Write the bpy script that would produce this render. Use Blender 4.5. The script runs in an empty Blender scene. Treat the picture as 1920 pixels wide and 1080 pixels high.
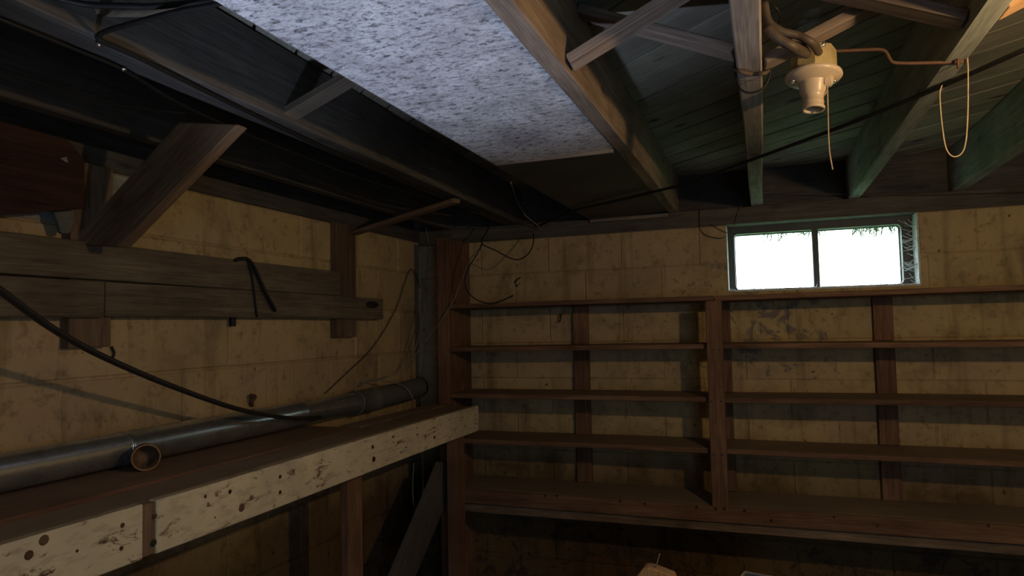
import bpy, bmesh, math, random
from mathutils import Vector, Matrix
random.seed(7)
S = bpy.context.scene
COL = S.collection

# ------------------------------------------------------------------ camera
YAW, PIT, ROL, FPX, EYE = math.radians(-20.184), math.radians(3.300), math.radians(-1.200), 1277.8, 1.45
_fw = Vector((math.sin(YAW)*math.cos(PIT), math.cos(YAW)*math.cos(PIT), math.sin(PIT)))
_r = Vector((math.cos(YAW), -math.sin(YAW), 0)); _u = _r.cross(_fw)
RT = math.cos(ROL)*_r + math.sin(ROL)*_u
UP = -math.sin(ROL)*_r + math.cos(ROL)*_u
FW = _fw
cam = bpy.data.cameras.new('camera'); co = bpy.data.objects.new('camera', cam); COL.objects.link(co)
cam.sensor_width = 36; cam.lens = FPX/1920*36; cam.clip_start = 0.02
co.matrix_world = Matrix(((RT.x, UP.x, -FW.x, 0), (RT.y, UP.y, -FW.y, 0), (RT.z, UP.z, -FW.z, EYE), (0, 0, 0, 1)))
S.camera = co

# ------------------------------------------------------------------ world and lights
w = bpy.data.worlds.new('overcast_sky'); S.world = w; w.use_nodes = True
bg = w.node_tree.nodes['Background']
bg.inputs['Color'].default_value = (0.86, 0.96, 1.0, 1); bg.inputs['Strength'].default_value = 7.0

def light(name, kind, loc, power, col, **k):
    l = bpy.data.lights.new(name, kind); l.energy = power; l.color = col
    for a, v in k.items(): setattr(l, a, v)
    o = bpy.data.objects.new(name, l); COL.objects.link(o); o.location = loc
    return o
def aim(o, tgt):
    o.rotation_euler = (Vector(tgt)-o.location).to_track_quat('-Z', 'Y').to_euler()
# bare warm bulb hanging to the right of the frame
light('bulb_light', 'POINT', (0.74, 1.19, 1.87), 24.5, (1.0, 0.66, 0.33), shadow_soft_size=0.028)
# added unseen spot that brightens the ceiling panel from below
o = light('panel_fill_spot', 'SPOT', (-0.62, 0.58, 0.72), 56.0, (0.62, 0.73, 1.0), shadow_soft_size=0.06, spot_size=math.radians(62), spot_blend=0.9)
aim(o, (-0.64, 1.15, 2.03))
# added unseen blue fill lamp behind the camera, lifting the shadows
o = light('rear_blue_fill', 'AREA', (1.15, -1.45, 1.15), 10.0, (0.46, 0.71, 1.0), shape='RECTANGLE', size=0.9, size_y=1.6)
aim(o, (-0.1, 2.5, 1.15))
# lets Cycles sample the sky through the basement window
o = light('window_portal', 'AREA', (0.262, 3.80, 1.77), 1.0, (1, 1, 1), shape='RECTANGLE', size=0.86, size_y=0.34)
aim(o, (0.262, 2.0, 1.77)); o.data.cycles.is_portal = True

S.view_settings.view_transform = 'Standard'; S.view_settings.look = 'None'
S.view_settings.exposure = 0.0; S.view_settings.gamma = 1.0; S.view_settings.use_curve_mapping = False
S.cycles.use_denoising = True; S.cycles.max_bounces = 6; S.cycles.sample_clamp_indirect = 4.0

# ------------------------------------------------------------------ ray helper: a pixel's point on a real plane
def at(x, y, **k):
    v = (x-960)*RT - (y-540)*UP + FPX*FW
    a, c = list(k.items())[0]; i = 'XYZ'.index(a)
    t = (c-(EYE if i == 2 else 0))/v[i]
    return Vector((v.x*t, v.y*t, v.z*t+EYE))

# ------------------------------------------------------------------ materials
def nd(t, kind, **k):
    n = t.nodes.new(kind)
    for a, v in k.items(): setattr(n, a, v)
    return n
def base(name, rough=0.85, metal=0.0, spec=0.3):
    m = bpy.data.materials.new(name); m.use_nodes = True
    t = m.node_tree; b = t.nodes['Principled BSDF']
    b.inputs['Roughness'].default_value = rough; b.inputs['Metallic'].default_value = metal
    b.inputs['Specular IOR Level'].default_value = spec
    return m, t, b
def ramp(t, fac, stops):
    r = nd(t, 'ShaderNodeValToRGB'); e = r.color_ramp.elements
    while len(e) < len(stops): e.new(0.5)
    for i, (p, c) in enumerate(stops):
        e[i].position = p; e[i].color = (*c, 1) if len(c) == 3 else c
    t.links.new(fac, r.inputs['Fac']); return r.outputs['Color']
def noise(t, vec, scale, detail=5, rough=0.6, dist=0.0):
    n = nd(t, 'ShaderNodeTexNoise'); n.inputs['Scale'].default_value = scale
    n.inputs['Detail'].default_value = detail; n.inputs['Roughness'].default_value = rough
    n.inputs['Distortion'].default_value = dist
    if vec is not None: t.links.new(vec, n.inputs['Vector'])
    return n.outputs['Fac']
def mix(t, fac, a, b, mode='MIX'):
    m = nd(t, 'ShaderNodeMix', data_type='RGBA', blend_type=mode)
    for s, v in ((0, fac), (6, a), (7, b)):
        if isinstance(v, (int, float)): m.inputs[s].default_value = v
        elif isinstance(v, tuple): m.inputs[s].default_value = (*v, 1)
        else: t.links.new(v, m.inputs[s])
    return m.outputs[2]
def bump(t, b, h, s, d=0.01):
    n = nd(t, 'ShaderNodeBump'); n.inputs['Strength'].default_value = s; n.inputs['Distance'].default_value = d
    t.links.new(h, n.inputs['Height']); t.links.new(n.outputs['Normal'], b.inputs['Normal'])
def mapping(t, src, scale):
    m = nd(t, 'ShaderNodeMapping'); m.inputs['Scale'].default_value = scale
    t.links.new(src, m.inputs['Vector']); return m.outputs['Vector']

def wood(name, c0, c1, c2, rough=0.85, grain=1.0, knots=0.5, paint=None, chip=0.62, dust=0.55):
    """length along local X; every board offset by its own random value"""
    m, t, b = base(name, rough)
    tc = nd(t, 'ShaderNodeTexCoord').outputs['Object']; oi = nd(t, 'ShaderNodeObjectInfo').outputs['Random']
    ad = nd(t, 'ShaderNodeVectorMath', operation='ADD')
    sc = nd(t, 'ShaderNodeMath', operation='MULTIPLY'); sc.inputs[1].default_value = 37.0
    t.links.new(oi, sc.inputs[0]); t.links.new(tc, ad.inputs[0]); t.links.new(sc.outputs[0], ad.inputs[1])
    v = ad.outputs[0]
    g = noise(t, mapping(t, v, (2.2, 34*grain, 34*grain)), 1.0, 6, 0.62, 0.6)
    f = noise(t, mapping(t, v, (9, 190, 190)), 1.0, 3, 0.5)
    big = noise(t, v, 2.6, 4, 0.6)
    c = ramp(t, g, [(0.3, c0), (0.5, c1), (0.72, c2)])
    c = mix(t, 0.35, c, ramp(t, f, [(0.35, tuple(x*0.45 for x in c1)), (0.65, c2)]))
    c = mix(t, 0.65, c, ramp(t, big, [(0.32, (0.42, 0.40, 0.38)), (0.62, (1, 1, 1))]), 'MULTIPLY')
    if knots > 0:
        vo = nd(t, 'ShaderNodeTexVoronoi'); vo.inputs['Scale'].default_value = 1.0
        t.links.new(mapping(t, v, (3.2, 8.0, 8.0)), vo.inputs['Vector'])
        k = ramp(t, vo.outputs['Distance'], [(0.06, (0.22, 0.18, 0.15)), (0.15, (1, 1, 1))])
        c = mix(t, knots, c, k, 'MULTIPLY')
    rv = ramp(t, oi, [(0.0, (0.80, 0.80, 0.82)), (1.0, (1.12, 1.10, 1.06))])
    c = mix(t, 1.0, c, rv, 'MULTIPLY')
    if paint:
        p1 = noise(t, mapping(t, v, (6.0, 14.0, 14.0)), 1.8, 8, 0.75, 0.5)
        p2 = noise(t, v, 3.0, 4, 0.6)
        pc = ramp(t, p2, [(0.3, tuple(x*0.72 for x in paint)), (0.6, paint)])
        fine = noise(t, mapping(t, v, (20, 60, 60)), 1.0, 4, 0.6)
        pc = mix(t, 0.5, pc, ramp(t, fine, [(0.33, (0.55, 0.5, 0.42)), (0.5, (1, 1, 1))]), 'MULTIPLY')
        fm = ramp(t, p1, [(chip-0.03, (1, 1, 1)), (chip+0.03, (0, 0, 0))])
        c = mix(t, fm, c, pc)
    # pale dust settled on upward faces
    gn = nd(t, 'ShaderNodeNewGeometry'); sx = nd(t, 'ShaderNodeSeparateXYZ'); t.links.new(gn.outputs['True Normal'], sx.inputs[0])
    up = ramp(t, sx.outputs['Z'], [(0.75, (0, 0, 0)), (0.9, (dust, dust, dust))])
    c = mix(t, up, c, mix(t, big, (0.20, 0.16, 0.12), (0.40, 0.34, 0.265)))
    t.links.new(c, b.inputs['Base Color'])
    bump(t, b, g, 0.35, 0.004)
    return m

def masonry(name, paint, bare, dirt_shade_z=0.55):
    m, t, b = base(name, 0.9)
    pos = nd(t, 'ShaderNodeNewGeometry').outputs['Position']
    oi = nd(t, 'ShaderNodeObjectInfo').outputs['Random']
    n1 = noise(t, pos, 3.2, 6, 0.65, 0.4); n2 = noise(t, pos, 26, 6, 0.7); n3 = noise(t, pos, 1.3, 4, 0.6)
    c = ramp(t, n1, [(0.30, tuple(x*0.55 for x in paint)), (0.48, tuple(x*0.88 for x in paint)), (0.7, paint)])
    c = mix(t, 0.55, c, ramp(t, n3, [(0.35, (0.92, 0.78, 0.86)), (0.62, (1.08, 1.04, 0.78))]), 'MULTIPLY')
    c = mix(t, 0.8, c, ramp(t, oi, [(0, (0.89, 0.875, 0.87)), (1, (1.07, 1.06, 1.02))]), 'MULTIPLY')
    c = mix(t, 0.7, c, ramp(t, n2, [(0.30, (0.42, 0.38, 0.34)), (0.46, (1, 1, 1))]), 'MULTIPLY')
    # vertical drip stains
    dv = noise(t, mapping(t, pos, (11, 11, 1.1)), 1.0, 5, 0.6)
    c = mix(t, 0.6, c, ramp(t, dv, [(0.30, (0.40, 0.36, 0.32)), (0.44, (1, 1, 1))]), 'MULTIPLY')
    # chipped paint
    ch = noise(t, pos, 9, 8, 0.75, 0.8)
    dd = nd(t, 'ShaderNodeVectorMath', operation='DISTANCE'); t.links.new(pos, dd.inputs[0]); dd.inputs[1].default_value = (-0.04, 3.6, 1.46)
    pm = nd(t, 'ShaderNodeMapRange'); pm.inputs[1].default_value = 0.15; pm.inputs[2].default_value = 0.55; pm.inputs[3].default_value = 0.15; pm.inputs[4].default_value = 0.0
    t.links.new(dd.outputs['Value'], pm.inputs[0])
    cs = nd(t, 'ShaderNodeMath', operation='ADD'); t.links.new(ch, cs.inputs[0]); t.links.new(pm.outputs[0], cs.inputs[1])
    zz = nd(t, 'ShaderNodeSeparateXYZ'); t.links.new(pos, zz.inputs[0])
    zm = nd(t, 'ShaderNodeMapRange'); zm.inputs[1].default_value = 0.62; zm.inputs[2].default_value = 0.25; zm.inputs[3].default_value = 0.0; zm.inputs[4].default_value = 0.13
    t.links.new(zz.outputs['Z'], zm.inputs[0])
    cz = nd(t, 'ShaderNodeMath', operation='ADD'); t.links.new(cs.outputs[0], cz.inputs[0]); t.links.new(zm.outputs[0], cz.inputs[1]); cs = cz
    c = mix(t, ramp(t, cs.outputs[0], [(0.655, (0, 0, 0)), (0.68, (1, 1, 1))]), c, bare)
    # sparse dark pits and flecks
    vo = nd(t, 'ShaderNodeTexVoronoi'); vo.inputs['Scale'].default_value = 1.0; t.links.new(mapping(t, pos, (8, 8, 9.5)), vo.inputs['Vector']); vo.inputs['Randomness'].default_value = 1.0
    pv = nd(t, 'ShaderNodeMath', operation='MULTIPLY_ADD'); pv.inputs[1].default_value = 2.2; t.links.new(vo.outputs['Distance'], pv.inputs[0]); t.links.new(noise(t, pos, 40, 3), pv.inputs[2])
    pv2 = nd(t, 'ShaderNodeMath', operation='SUBTRACT'); t.links.new(pv.outputs[0], pv2.inputs[0]); pv2.inputs[1].default_value = 0.22; pv = pv2
    c = mix(t, 0.85, c, ramp(t, pv.outputs[0], [(0.30, (0.20, 0.15, 0.11)), (0.40, (1, 1, 1))]), 'MULTIPLY')
    # grime on the foot of the wall, with under-shelf shade painted in
    sx = nd(t, 'ShaderNodeSeparateXYZ'); t.links.new(pos, sx.inputs[0])
    ma = nd(t, 'ShaderNodeMath', operation='MULTIPLY_ADD'); ma.inputs[1].default_value = 0.9; ma.inputs[2].default_value = 0.0
    t.links.new(n1, ma.inputs[0])
    su = nd(t, 'ShaderNodeMath', operation='SUBTRACT'); t.links.new(sx.outputs['Z'], su.inputs[0]); t.links.new(ma.outputs[0], su.inputs[1])
    dm = ramp(t, su.outputs[0], [(max(0.0, dirt_shade_z-0.42), (0.20, 0.15, 0.11)), (dirt_shade_z-0.05, (1, 1, 1))])
    c = mix(t, 0.9, c, dm, 'MULTIPLY')
    t.links.new(c, b.inputs['Base Color'])
    bump(t, b, n2, 0.45, 0.006)
    return m

def plain(name, c, rough=0.6, metal=0.0, var=0.35, scale=30, spec=0.4):
    m, t, b = base(name, rough, metal, spec)
    tc = nd(t, 'ShaderNodeTexCoord').outputs['Object']
    n = noise(t, tc, scale, 5, 0.65)
    col = ramp(t, n, [(0.3, tuple(x*(1-var) for x in c)), (0.65, c)])
    t.links.new(col, b.inputs['Base Color']); bump(t, b, n, 0.15, 0.002)
    return m

M = {}
M['block'] = masonry('painted_block', (0.56, 0.455, 0.265), (0.22, 0.19, 0.155))
M['grey_block'] = masonry('bare_grey_block', (0.42, 0.45, 0.45), (0.2, 0.2, 0.2))
M['joist'] = wood('weathered_joist', (0.15, 0.13, 0.115), (0.27, 0.24, 0.21), (0.40, 0.365, 0.33), 0.9)
M['green_lit_joist'] = wood('greenish_lit_joist', (0.20, 0.225, 0.20), (0.29, 0.325, 0.297), (0.40, 0.435, 0.405), 0.9)  # green light from the window is put into this wood's colour
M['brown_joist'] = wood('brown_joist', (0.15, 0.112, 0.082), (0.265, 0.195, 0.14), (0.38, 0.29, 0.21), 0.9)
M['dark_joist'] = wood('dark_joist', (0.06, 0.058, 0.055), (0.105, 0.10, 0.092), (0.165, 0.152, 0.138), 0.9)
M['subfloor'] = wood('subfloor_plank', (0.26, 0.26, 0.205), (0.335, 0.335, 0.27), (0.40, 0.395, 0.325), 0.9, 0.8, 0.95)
M['shelf'] = wood('red_brown_shelf_wood', (0.115, 0.06, 0.036), (0.205, 0.115, 0.07), (0.31, 0.185, 0.115), 0.8)
M['brace'] = wood('brown_brace_wood', (0.13, 0.085, 0.055), (0.22, 0.15, 0.10), (0.33, 0.23, 0.155), 0.85)
M['bridge'] = wood('bridging_wood', (0.13, 0.095, 0.075), (0.25, 0.19, 0.15), (0.42, 0.33, 0.25), 0.85)
M['ledger'] = wood('grey_brown_board', (0.085, 0.07, 0.05), (0.15, 0.125, 0.09), (0.23, 0.19, 0.14), 0.85)
M['bench'] = wood('bench_brown_plank', (0.11, 0.08, 0.055), (0.19, 0.14, 0.10), (0.29, 0.225, 0.165), 0.8)
M['red_plank'] = wood('bench_red_plank', (0.10, 0.05, 0.033), (0.18, 0.095, 0.062), (0.27, 0.155, 0.105), 0.75, dust=0.35)
M['apron'] = wood('cream_painted_apron', (0.14, 0.085, 0.045), (0.2, 0.125, 0.07), (0.3, 0.2, 0.12), 0.7, 1, 0.5, (0.76, 0.69, 0.50), 0.60)
M['ply'] = wood('dark_red_plywood', (0.022, 0.010, 0.008), (0.042, 0.019, 0.014), (0.075, 0.036, 0.025), 0.85)
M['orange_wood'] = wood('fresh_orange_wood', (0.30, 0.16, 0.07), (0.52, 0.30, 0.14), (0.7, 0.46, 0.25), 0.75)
M['black'] = plain('black_rubber', (0.012, 0.012, 0.012), 0.55, 0, 0.4)
M['hose'] = plain('black_hose', (0.028, 0.026, 0.024), 0.38, 0, 0.4)
M['cable_jacket'] = plain('dusty_cloth_cable', (0.11, 0.075, 0.05), 0.8)
M['pale_wire'] = plain('pale_wire', (0.30, 0.27, 0.21), 0.6)
M['cord'] = plain('cotton_cord', (0.46, 0.36, 0.22), 0.9)
M['nail'] = plain('dark_nail', (0.05, 0.035, 0.025), 0.6, 0.3)
M['bright_nail'] = plain('shiny_nail', (0.75, 0.74, 0.70), 0.3, 1.0, 0.1)
M['porcelain'] = plain('ivory_porcelain', (0.66, 0.53, 0.37), 0.35, 0, 0.22, 14, 0.5)
M['box_paint'] = plain('yellowed_box', (0.48, 0.38, 0.18), 0.55)
M['rust'] = plain('rusty_pipe', (0.13, 0.068, 0.042), 0.7, 0.2)
M['bx'] = plain('armoured_cable', (0.12, 0.09, 0.062), 0.6, 0.3)
M['frame'] = plain('dark_window_frame', (0.05, 0.055, 0.055), 0.5)
M['mortar_white'] = plain('whitewashed_reveal', (0.72, 0.74, 0.74), 0.85)
M['cobweb'] = plain('dusty_cobweb', (0.72, 0.76, 0.78), 0.9)
M['tin'] = plain('rusty_tin', (0.20, 0.125, 0.075), 0.6, 0.2, 0.6, 40)
M['bin'] = plain('zinc_bin', (0.55, 0.58, 0.62), 0.3, 0.9, 0.2)
M['grass'] = plain('grass_blade', (0.18, 0.36, 0.15), 0.8)
M['rag'] = plain('grey_rag', (0.16, 0.17, 0.16), 0.95)
M['concrete'] = plain('dirty_concrete', (0.20, 0.175, 0.145), 0.95, 0, 0.5, 6)

# bright board: whitish with dark specks
m, t, b = base('speckled_white_board', 0.6)
tc = nd(t, 'ShaderNodeTexCoord').outputs['Object']
a1 = noise(t, mapping(t, tc, (38, 66, 40)), 1.0, 8, 0.78, 0.4); a2 = noise(t, tc, 5, 5, 0.65, 0.5)
a3 = noise(t, mapping(t, tc, (90, 190, 90)), 1.0, 4, 0.7)
c = ramp(t, a1, [(0.36, (0.07, 0.065, 0.065)), (0.43, (0.42, 0.42, 0.44)), (0.50, (0.80, 0.80, 0.82))])
c = mix(t, 0.75, c, ramp(t, a3, [(0.34, (0.30, 0.30, 0.32)), (0.50, (1, 1, 1))]), 'MULTIPLY')
c = mix(t, 0.8, c, ramp(t, a2, [(0.32, (0.45, 0.43, 0.44)), (0.62, (1, 1, 1))]), 'MULTIPLY')
a4 = noise(t, mapping(t, tc, (12, 26, 12)), 1.0, 9, 0.8, 0.6)
c = mix(t, ramp(t, a4, [(0.60, (0, 0, 0)), (0.66, (1, 1, 1))]), c, (0.075, 0.07, 0.065))
t.links.new(c, b.inputs['Base Color']); bump(t, b, a1, 0.5, 0.004); M['bright_board'] = m
# dull dark board with scratches
m, t, b = base('scuffed_dark_board', 0.55)
tc = nd(t, 'ShaderNodeTexCoord').outputs['Object']
a1 = noise(t, mapping(t, tc, (7, 42, 10)), 1.0, 6, 0.7, 2.0)
a2 = noise(t, tc, 4, 5, 0.6)
c = ramp(t, a2, [(0.3, (0.045, 0.045, 0.04)), (0.65, (0.085, 0.083, 0.074))])
c = mix(t, ramp(t, a1, [(0.70, (0, 0, 0)), (0.76, (1, 1, 1))]), c, (0.33, 0.33, 0.31))
t.links.new(c, b.inputs['Base Color']); M['dark_board'] = m
# galvanised duct
m, t, b = base('galvanised_steel', 0.28, 0.85)
tc = nd(t, 'ShaderNodeTexCoord').outputs['Object']
a1 = noise(t, tc, 7, 5, 0.65)
t.links.new(ramp(t, a1, [(0.3, (0.32, 0.35, 0.365)), (0.65, (0.60, 0.64, 0.66))]), b.inputs['Base Color'])
t.links.new(ramp(t, a1, [(0.3, (0.34,)*3), (0.7, (0.22,)*3)]), b.inputs['Roughness']); M['duct'] = m
m2 = m.copy(); m2.name = 'dusty_steel'; M['dusty_duct'] = m2
n2 = m2.node_tree.nodes['Principled BSDF']; m2.node_tree.links.remove(n2.inputs['Base Color'].links[0]); n2.inputs['Base Color'].default_value = (0.16, 0.165, 0.155, 1); n2.inputs['Metallic'].default_value = 0.3
for l in list(n2.inputs['Roughness'].links): m2.node_tree.links.remove(l)
n2.inputs['Roughness'].default_value = 0.6
# window glass: clear and a little glossy
m = bpy.data.materials.new('dusty_window_glass'); m.use_nodes = True; t = m.node_tree
t.nodes.remove(t.nodes['Principled BSDF'])
tr = nd(t, 'ShaderNodeBsdfTransparent'); tr.inputs['Color'].default_value = (0.93, 0.97, 0.95, 1)
gl = nd(t, 'ShaderNodeBsdfGlossy'); gl.inputs['Roughness'].default_value = 0.06
mx = nd(t, 'ShaderNodeMixShader'); mx.inputs[0].default_value = 0.06
t.links.new(tr.outputs[0], mx.inputs[1]); t.links.new(gl.outputs[0], mx.inputs[2])
t.links.new(mx.outputs[0], t.nodes['Material Output'].inputs['Surface']); M['glass'] = m

# ------------------------------------------------------------------ builders
def tag(o, label=None, cat=None, group=None, kind=None):
    for k, v in (('label', label), ('category', cat), ('group', group), ('kind', kind)):
        if v: o[k] = v
    return o
def empty(name, loc, label=None, cat=None, group=None, kind=None):
    o = bpy.data.objects.new(name, None); COL.objects.link(o); o.location = loc; o.empty_display_size = 0.05
    return tag(o, label, cat, group, kind)
def wmat(o):
    mtx = o.matrix_basis if o.parent is None else wmat(o.parent) @ o.matrix_basis
    return mtx
def link(name, me, mat, mw=None, parent=None):
    o = bpy.data.objects.new(name, me); COL.objects.link(o)
    if mat is not None and not me.materials: me.materials.append(mat)
    mw = mw or Matrix.Identity(4)
    if parent is not None:
        o.parent = parent; mw = wmat(parent).inverted() @ mw
    o.matrix_basis = mw
    return o
def bm_mesh(name, bm, smooth=False):
    me = bpy.data.meshes.new(name); bmesh.ops.recalc_face_normals(bm, faces=bm.faces)
    if smooth:
        for f in bm.faces: f.smooth = True
    bm.to_mesh(me); bm.free(); return me
def box_bm(sx, sy, sz, bev=0.003, jit=0.0, cuts=0):
    bm = bmesh.new(); bmesh.ops.create_cube(bm, size=1.0)
    bmesh.ops.scale(bm, vec=(sx, sy, sz), verts=bm.verts)
    if cuts:
        es = [e for e in bm.edges if abs((e.verts[0].co-e.verts[1].co).normalized().x) > 0.9]
        bmesh.ops.subdivide_edges(bm, edges=es, cuts=cuts)
    if bev: bmesh.ops.bevel(bm, geom=[e for e in bm.edges if len(e.link_faces) == 2 and e.calc_face_angle(0) > 0.5], offset=bev, segments=1, affect='EDGES')
    if jit:
        ph = random.uniform(0, 9)
        for v in bm.verts:
            s = v.co.x
            v.co.y += jit*math.sin(3.1*s+ph)+random.uniform(-jit, jit)*0.3
            v.co.z += jit*math.sin(2.3*s+ph*1.7)+random.uniform(-jit, jit)*0.3
    return bm
def board(name, p0, p1, wid, thk, mat, parent=None, wdir=(0, 0, 1), bev=0.003, jit=0.0015):
    """board from p0 to p1 (centre line); wid measured along wdir, thk along the third axis"""
    p0, p1 = Vector(p0), Vector(p1); x = (p1-p0); L = x.length; x.normalize()
    wd = Vector(wdir); z = (wd-wd.dot(x)*x).normalized(); y = z.cross(x)
    mw = Matrix.Translation((p0+p1)/2) @ Matrix((x, y, z)).transposed().to_4x4()
    me = bm_mesh(name, box_bm(L, thk, wid, bev, jit, max(2, int(L/0.25)) if jit else 0))
    return link(name, me, M[mat], mw, parent)
def slab(name, lo, hi, mat, parent=None, axis='x', bev=0.003, jit=0.0015):
    """axis-aligned board between two corners, its grain along axis"""
    lo, hi = Vector(lo), Vector(hi); c = (lo+hi)/2; d = hi-lo
    if axis == 'x': return board(name, (lo.x, c.y, c.z), (hi.x, c.y, c.z), d.z, d.y, mat, parent, (0, 0, 1), bev, jit)
    if axis == 'y': return board(name, (c.x, lo.y, c.z), (c.x, hi.y, c.z), d.z, d.x, mat, parent, (0, 0, 1), bev, jit)
    return board(name, (c.x, c.y, lo.z), (c.x, c.y, hi.z), d.x, d.y, mat, parent, (1, 0, 0), bev, jit)
def smooth_path(pts, n=6):
    pts = [Vector(p) for p in pts]
    if len(pts) < 3: return pts
    out = []
    P = [2*pts[0]-pts[1]]+pts+[2*pts[-1]-pts[-2]]
    for i in range(1, len(P)-2):
        for j in range(n):
            s = j/n; a, b_, c_, d = P[i-1], P[i], P[i+1], P[i+2]
            out.append(0.5*((2*b_)+(c_-a)*s+(2*a-5*b_+4*c_-d)*s*s+(3*b_-a-3*c_+d)*s**3))
    out.append(pts[-1]); return out
def tube_bm(pts, r, sides=8, n=6, bm=None, cap=True):
    bm = bm or bmesh.new(); path = smooth_path(pts, n); rings = []
    t0 = (path[1]-path[0]).normalized(); nrm = t0.orthogonal().normalized()
    for i, p in enumerate(path):
        tg = (path[min(i+1, len(path)-1)]-path[max(i-1, 0)]).normalized()
        nrm = (nrm-nrm.dot(tg)*tg).normalized(); bi = tg.cross(nrm)
        rr = r(i/(len(path)-1)) if callable(r) else r
        rings.append([bm.verts.new(p+rr*(math.cos(2*math.pi*k/sides)*nrm+math.sin(2*math.pi*k/sides)*bi)) for k in range(sides)])
    for a, b_ in zip(rings, rings[1:]):
        for k in range(sides): bm.faces.new((a[k], a[(k+1) % sides], b_[(k+1) % sides], b_[k]))
    if cap: bm.faces.new(rings[0]); bm.faces.new(rings[-1])
    return bm
def tube(name, pts, r, mat, parent=None, sides=8, n=6):
    pts = [Vector(p) for p in pts]; o0 = pts[0].copy()
    me = bm_mesh(name, tube_bm([p-o0 for p in pts], r, sides, n), True)
    return link(name, me, M[mat], Matrix.Translation(o0), parent)
def lathe(name, prof, mat, mw, parent=None, seg=28, smooth=True):
    """closed profile [(r,z)...] turned about local z"""
    bm = bmesh.new(); rings = []
    for r, z in prof:
        if r < 1e-6: rings.append([bm.verts.new((0, 0, z))])
        else: rings.append([bm.verts.new((r*math.cos(2*math.pi*k/seg), r*math.sin(2*math.pi*k/seg), z)) for k in range(seg)])
    for a, b_ in zip(rings, rings[1:]):
        for k in range(seg):
            q = [a[k % len(a)], a[(k+1) % len(a)], b_[(k+1) % len(b_)], b_[k % len(b_)]]
            u = []
            for v in q:
                if v not in u: u.append(v)
            if len(u) > 2: bm.faces.new(u)
    me = bm_mesh(name, bm, smooth)
    return link(name, me, M[mat], mw, parent)
def prism(name, poly, nrm, thk, mat, parent=None, bev=0.002, xdir=None):
    """solid from a planar 3D outline pushed thk along nrm; local x follows xdir"""
    poly = [Vector(p) for p in poly]; n = Vector(nrm).normalized()
    x = Vector(xdir) if xdir else (poly[1]-poly[0]); x = (x-x.dot(n)*n).normalized(); y = n.cross(x)
    c = sum(poly, Vector())/len(poly)
    R = Matrix((x, y, n)).transposed().to_4x4(); mw = Matrix.Translation(c) @ R; inv = mw.inverted()
    bm = bmesh.new(); a = [bm.verts.new(inv @ p) for p in poly]; b_ = [bm.verts.new((inv @ p)+Vector((0, 0, thk))) for p in poly]
    bm.faces.new(a); bm.faces.new(b_)
    for i in range(len(a)):
        j = (i+1) % len(a); bm.faces.new((a[i], a[j], b_[j], b_[i]))
    bmesh.ops.recalc_face_normals(bm, faces=bm.faces)
    if bev: bmesh.ops.bevel(bm, geom=bm.edges[:], offset=bev, segments=1, affect='EDGES')
    return link(name, bm_mesh(name, bm), M[mat], mw, parent)

# ================================================================== SETTING
XL, XR, YB, YF = -1.906, 1.75, 3.60, -1.60       # left, right, back and front wall faces
TOPB, HJ, HS = 1.945, 2.03, 2.23                  # wall top, joist underside, subfloor underside
def block_mesh(wd, h, g, cf, d=0.06):
    """front face toward local -y, chamfered arris"""
    bm = bmesh.new()
    x0, x1, z0, z1 = -wd/2+g, wd/2-g, -h/2+g, h/2-g
    A = [bm.verts.new(p) for p in ((x0+cf, 0, z0+cf), (x1-cf, 0, z0+cf), (x1-cf, 0, z1-cf), (x0+cf, 0, z1-cf))]
    B = [bm.verts.new(p) for p in ((x0, cf, z0), (x1, cf, z0), (x1, cf, z1), (x0, cf, z1))]
    D = [bm.verts.new(p) for p in ((x0, d, z0), (x1, d, z0), (x1, d, z1), (x0, d, z1))]
    bm.faces.new(A); bm.faces.new(D)
    for P, Q in ((A, B), (B, D)):
        for i in range(4): bm.faces.new((P[i], P[(i+1) % 4], Q[(i+1) % 4], Q[i]))
    return bm_mesh('block', bm)
_bc = {}
def block(parent, centre, wd, h, rot, mat='block', g=0.0022, cf=0.006):
    k = (round(wd, 3), round(h, 3), mat, g)
    if k not in _bc: _bc[k] = block_mesh(wd, h, g, cf)
    j = Matrix.Rotation(random.uniform(-0.004, 0.004), 4, 'Z') @ Matrix.Rotation(random.uniform(-0.003, 0.003), 4, 'X')
    return link('block', _bc[k], M[mat], Matrix.Translation(centre) @ rot @ j, parent)

# --- back wall: mortar core pierced by the window, then its blocks
WX0, WX1, WZ0, WZ1 = -0.164, 0.692, 1.606, 1.945
def core(parts, name, mat):
    bm = bmesh.new()
    for lo, hi in parts:
        v = [bm.verts.new((x, y, z)) for z in (lo[2], hi[2]) for y in (lo[1], hi[1]) for x in (lo[0], hi[0])]
        for f in ((0, 1, 3, 2), (4, 5, 7, 6), (0, 1, 5, 4), (2, 3, 7, 6), (0, 2, 6, 4), (1, 3, 7, 5)):
            bm.faces.new([v[i] for i in f])
    return tag(link(name, bm_mesh(name, bm), M[mat]), kind='structure')
c0 = YB+0.006
wall_back = core([((XL-0.2, c0, 0), (WX0, YB+0.2, TOPB)), ((WX1, c0, 0), (XR+0.2, YB+0.2, TOPB)), ((WX0, c0, 0), (WX1, YB+0.2, WZ0))], 'wall_back', 'block')
CH = 0.1945; I4 = Matrix.Identity(4)
z1 = TOPB; row = 0
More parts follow.
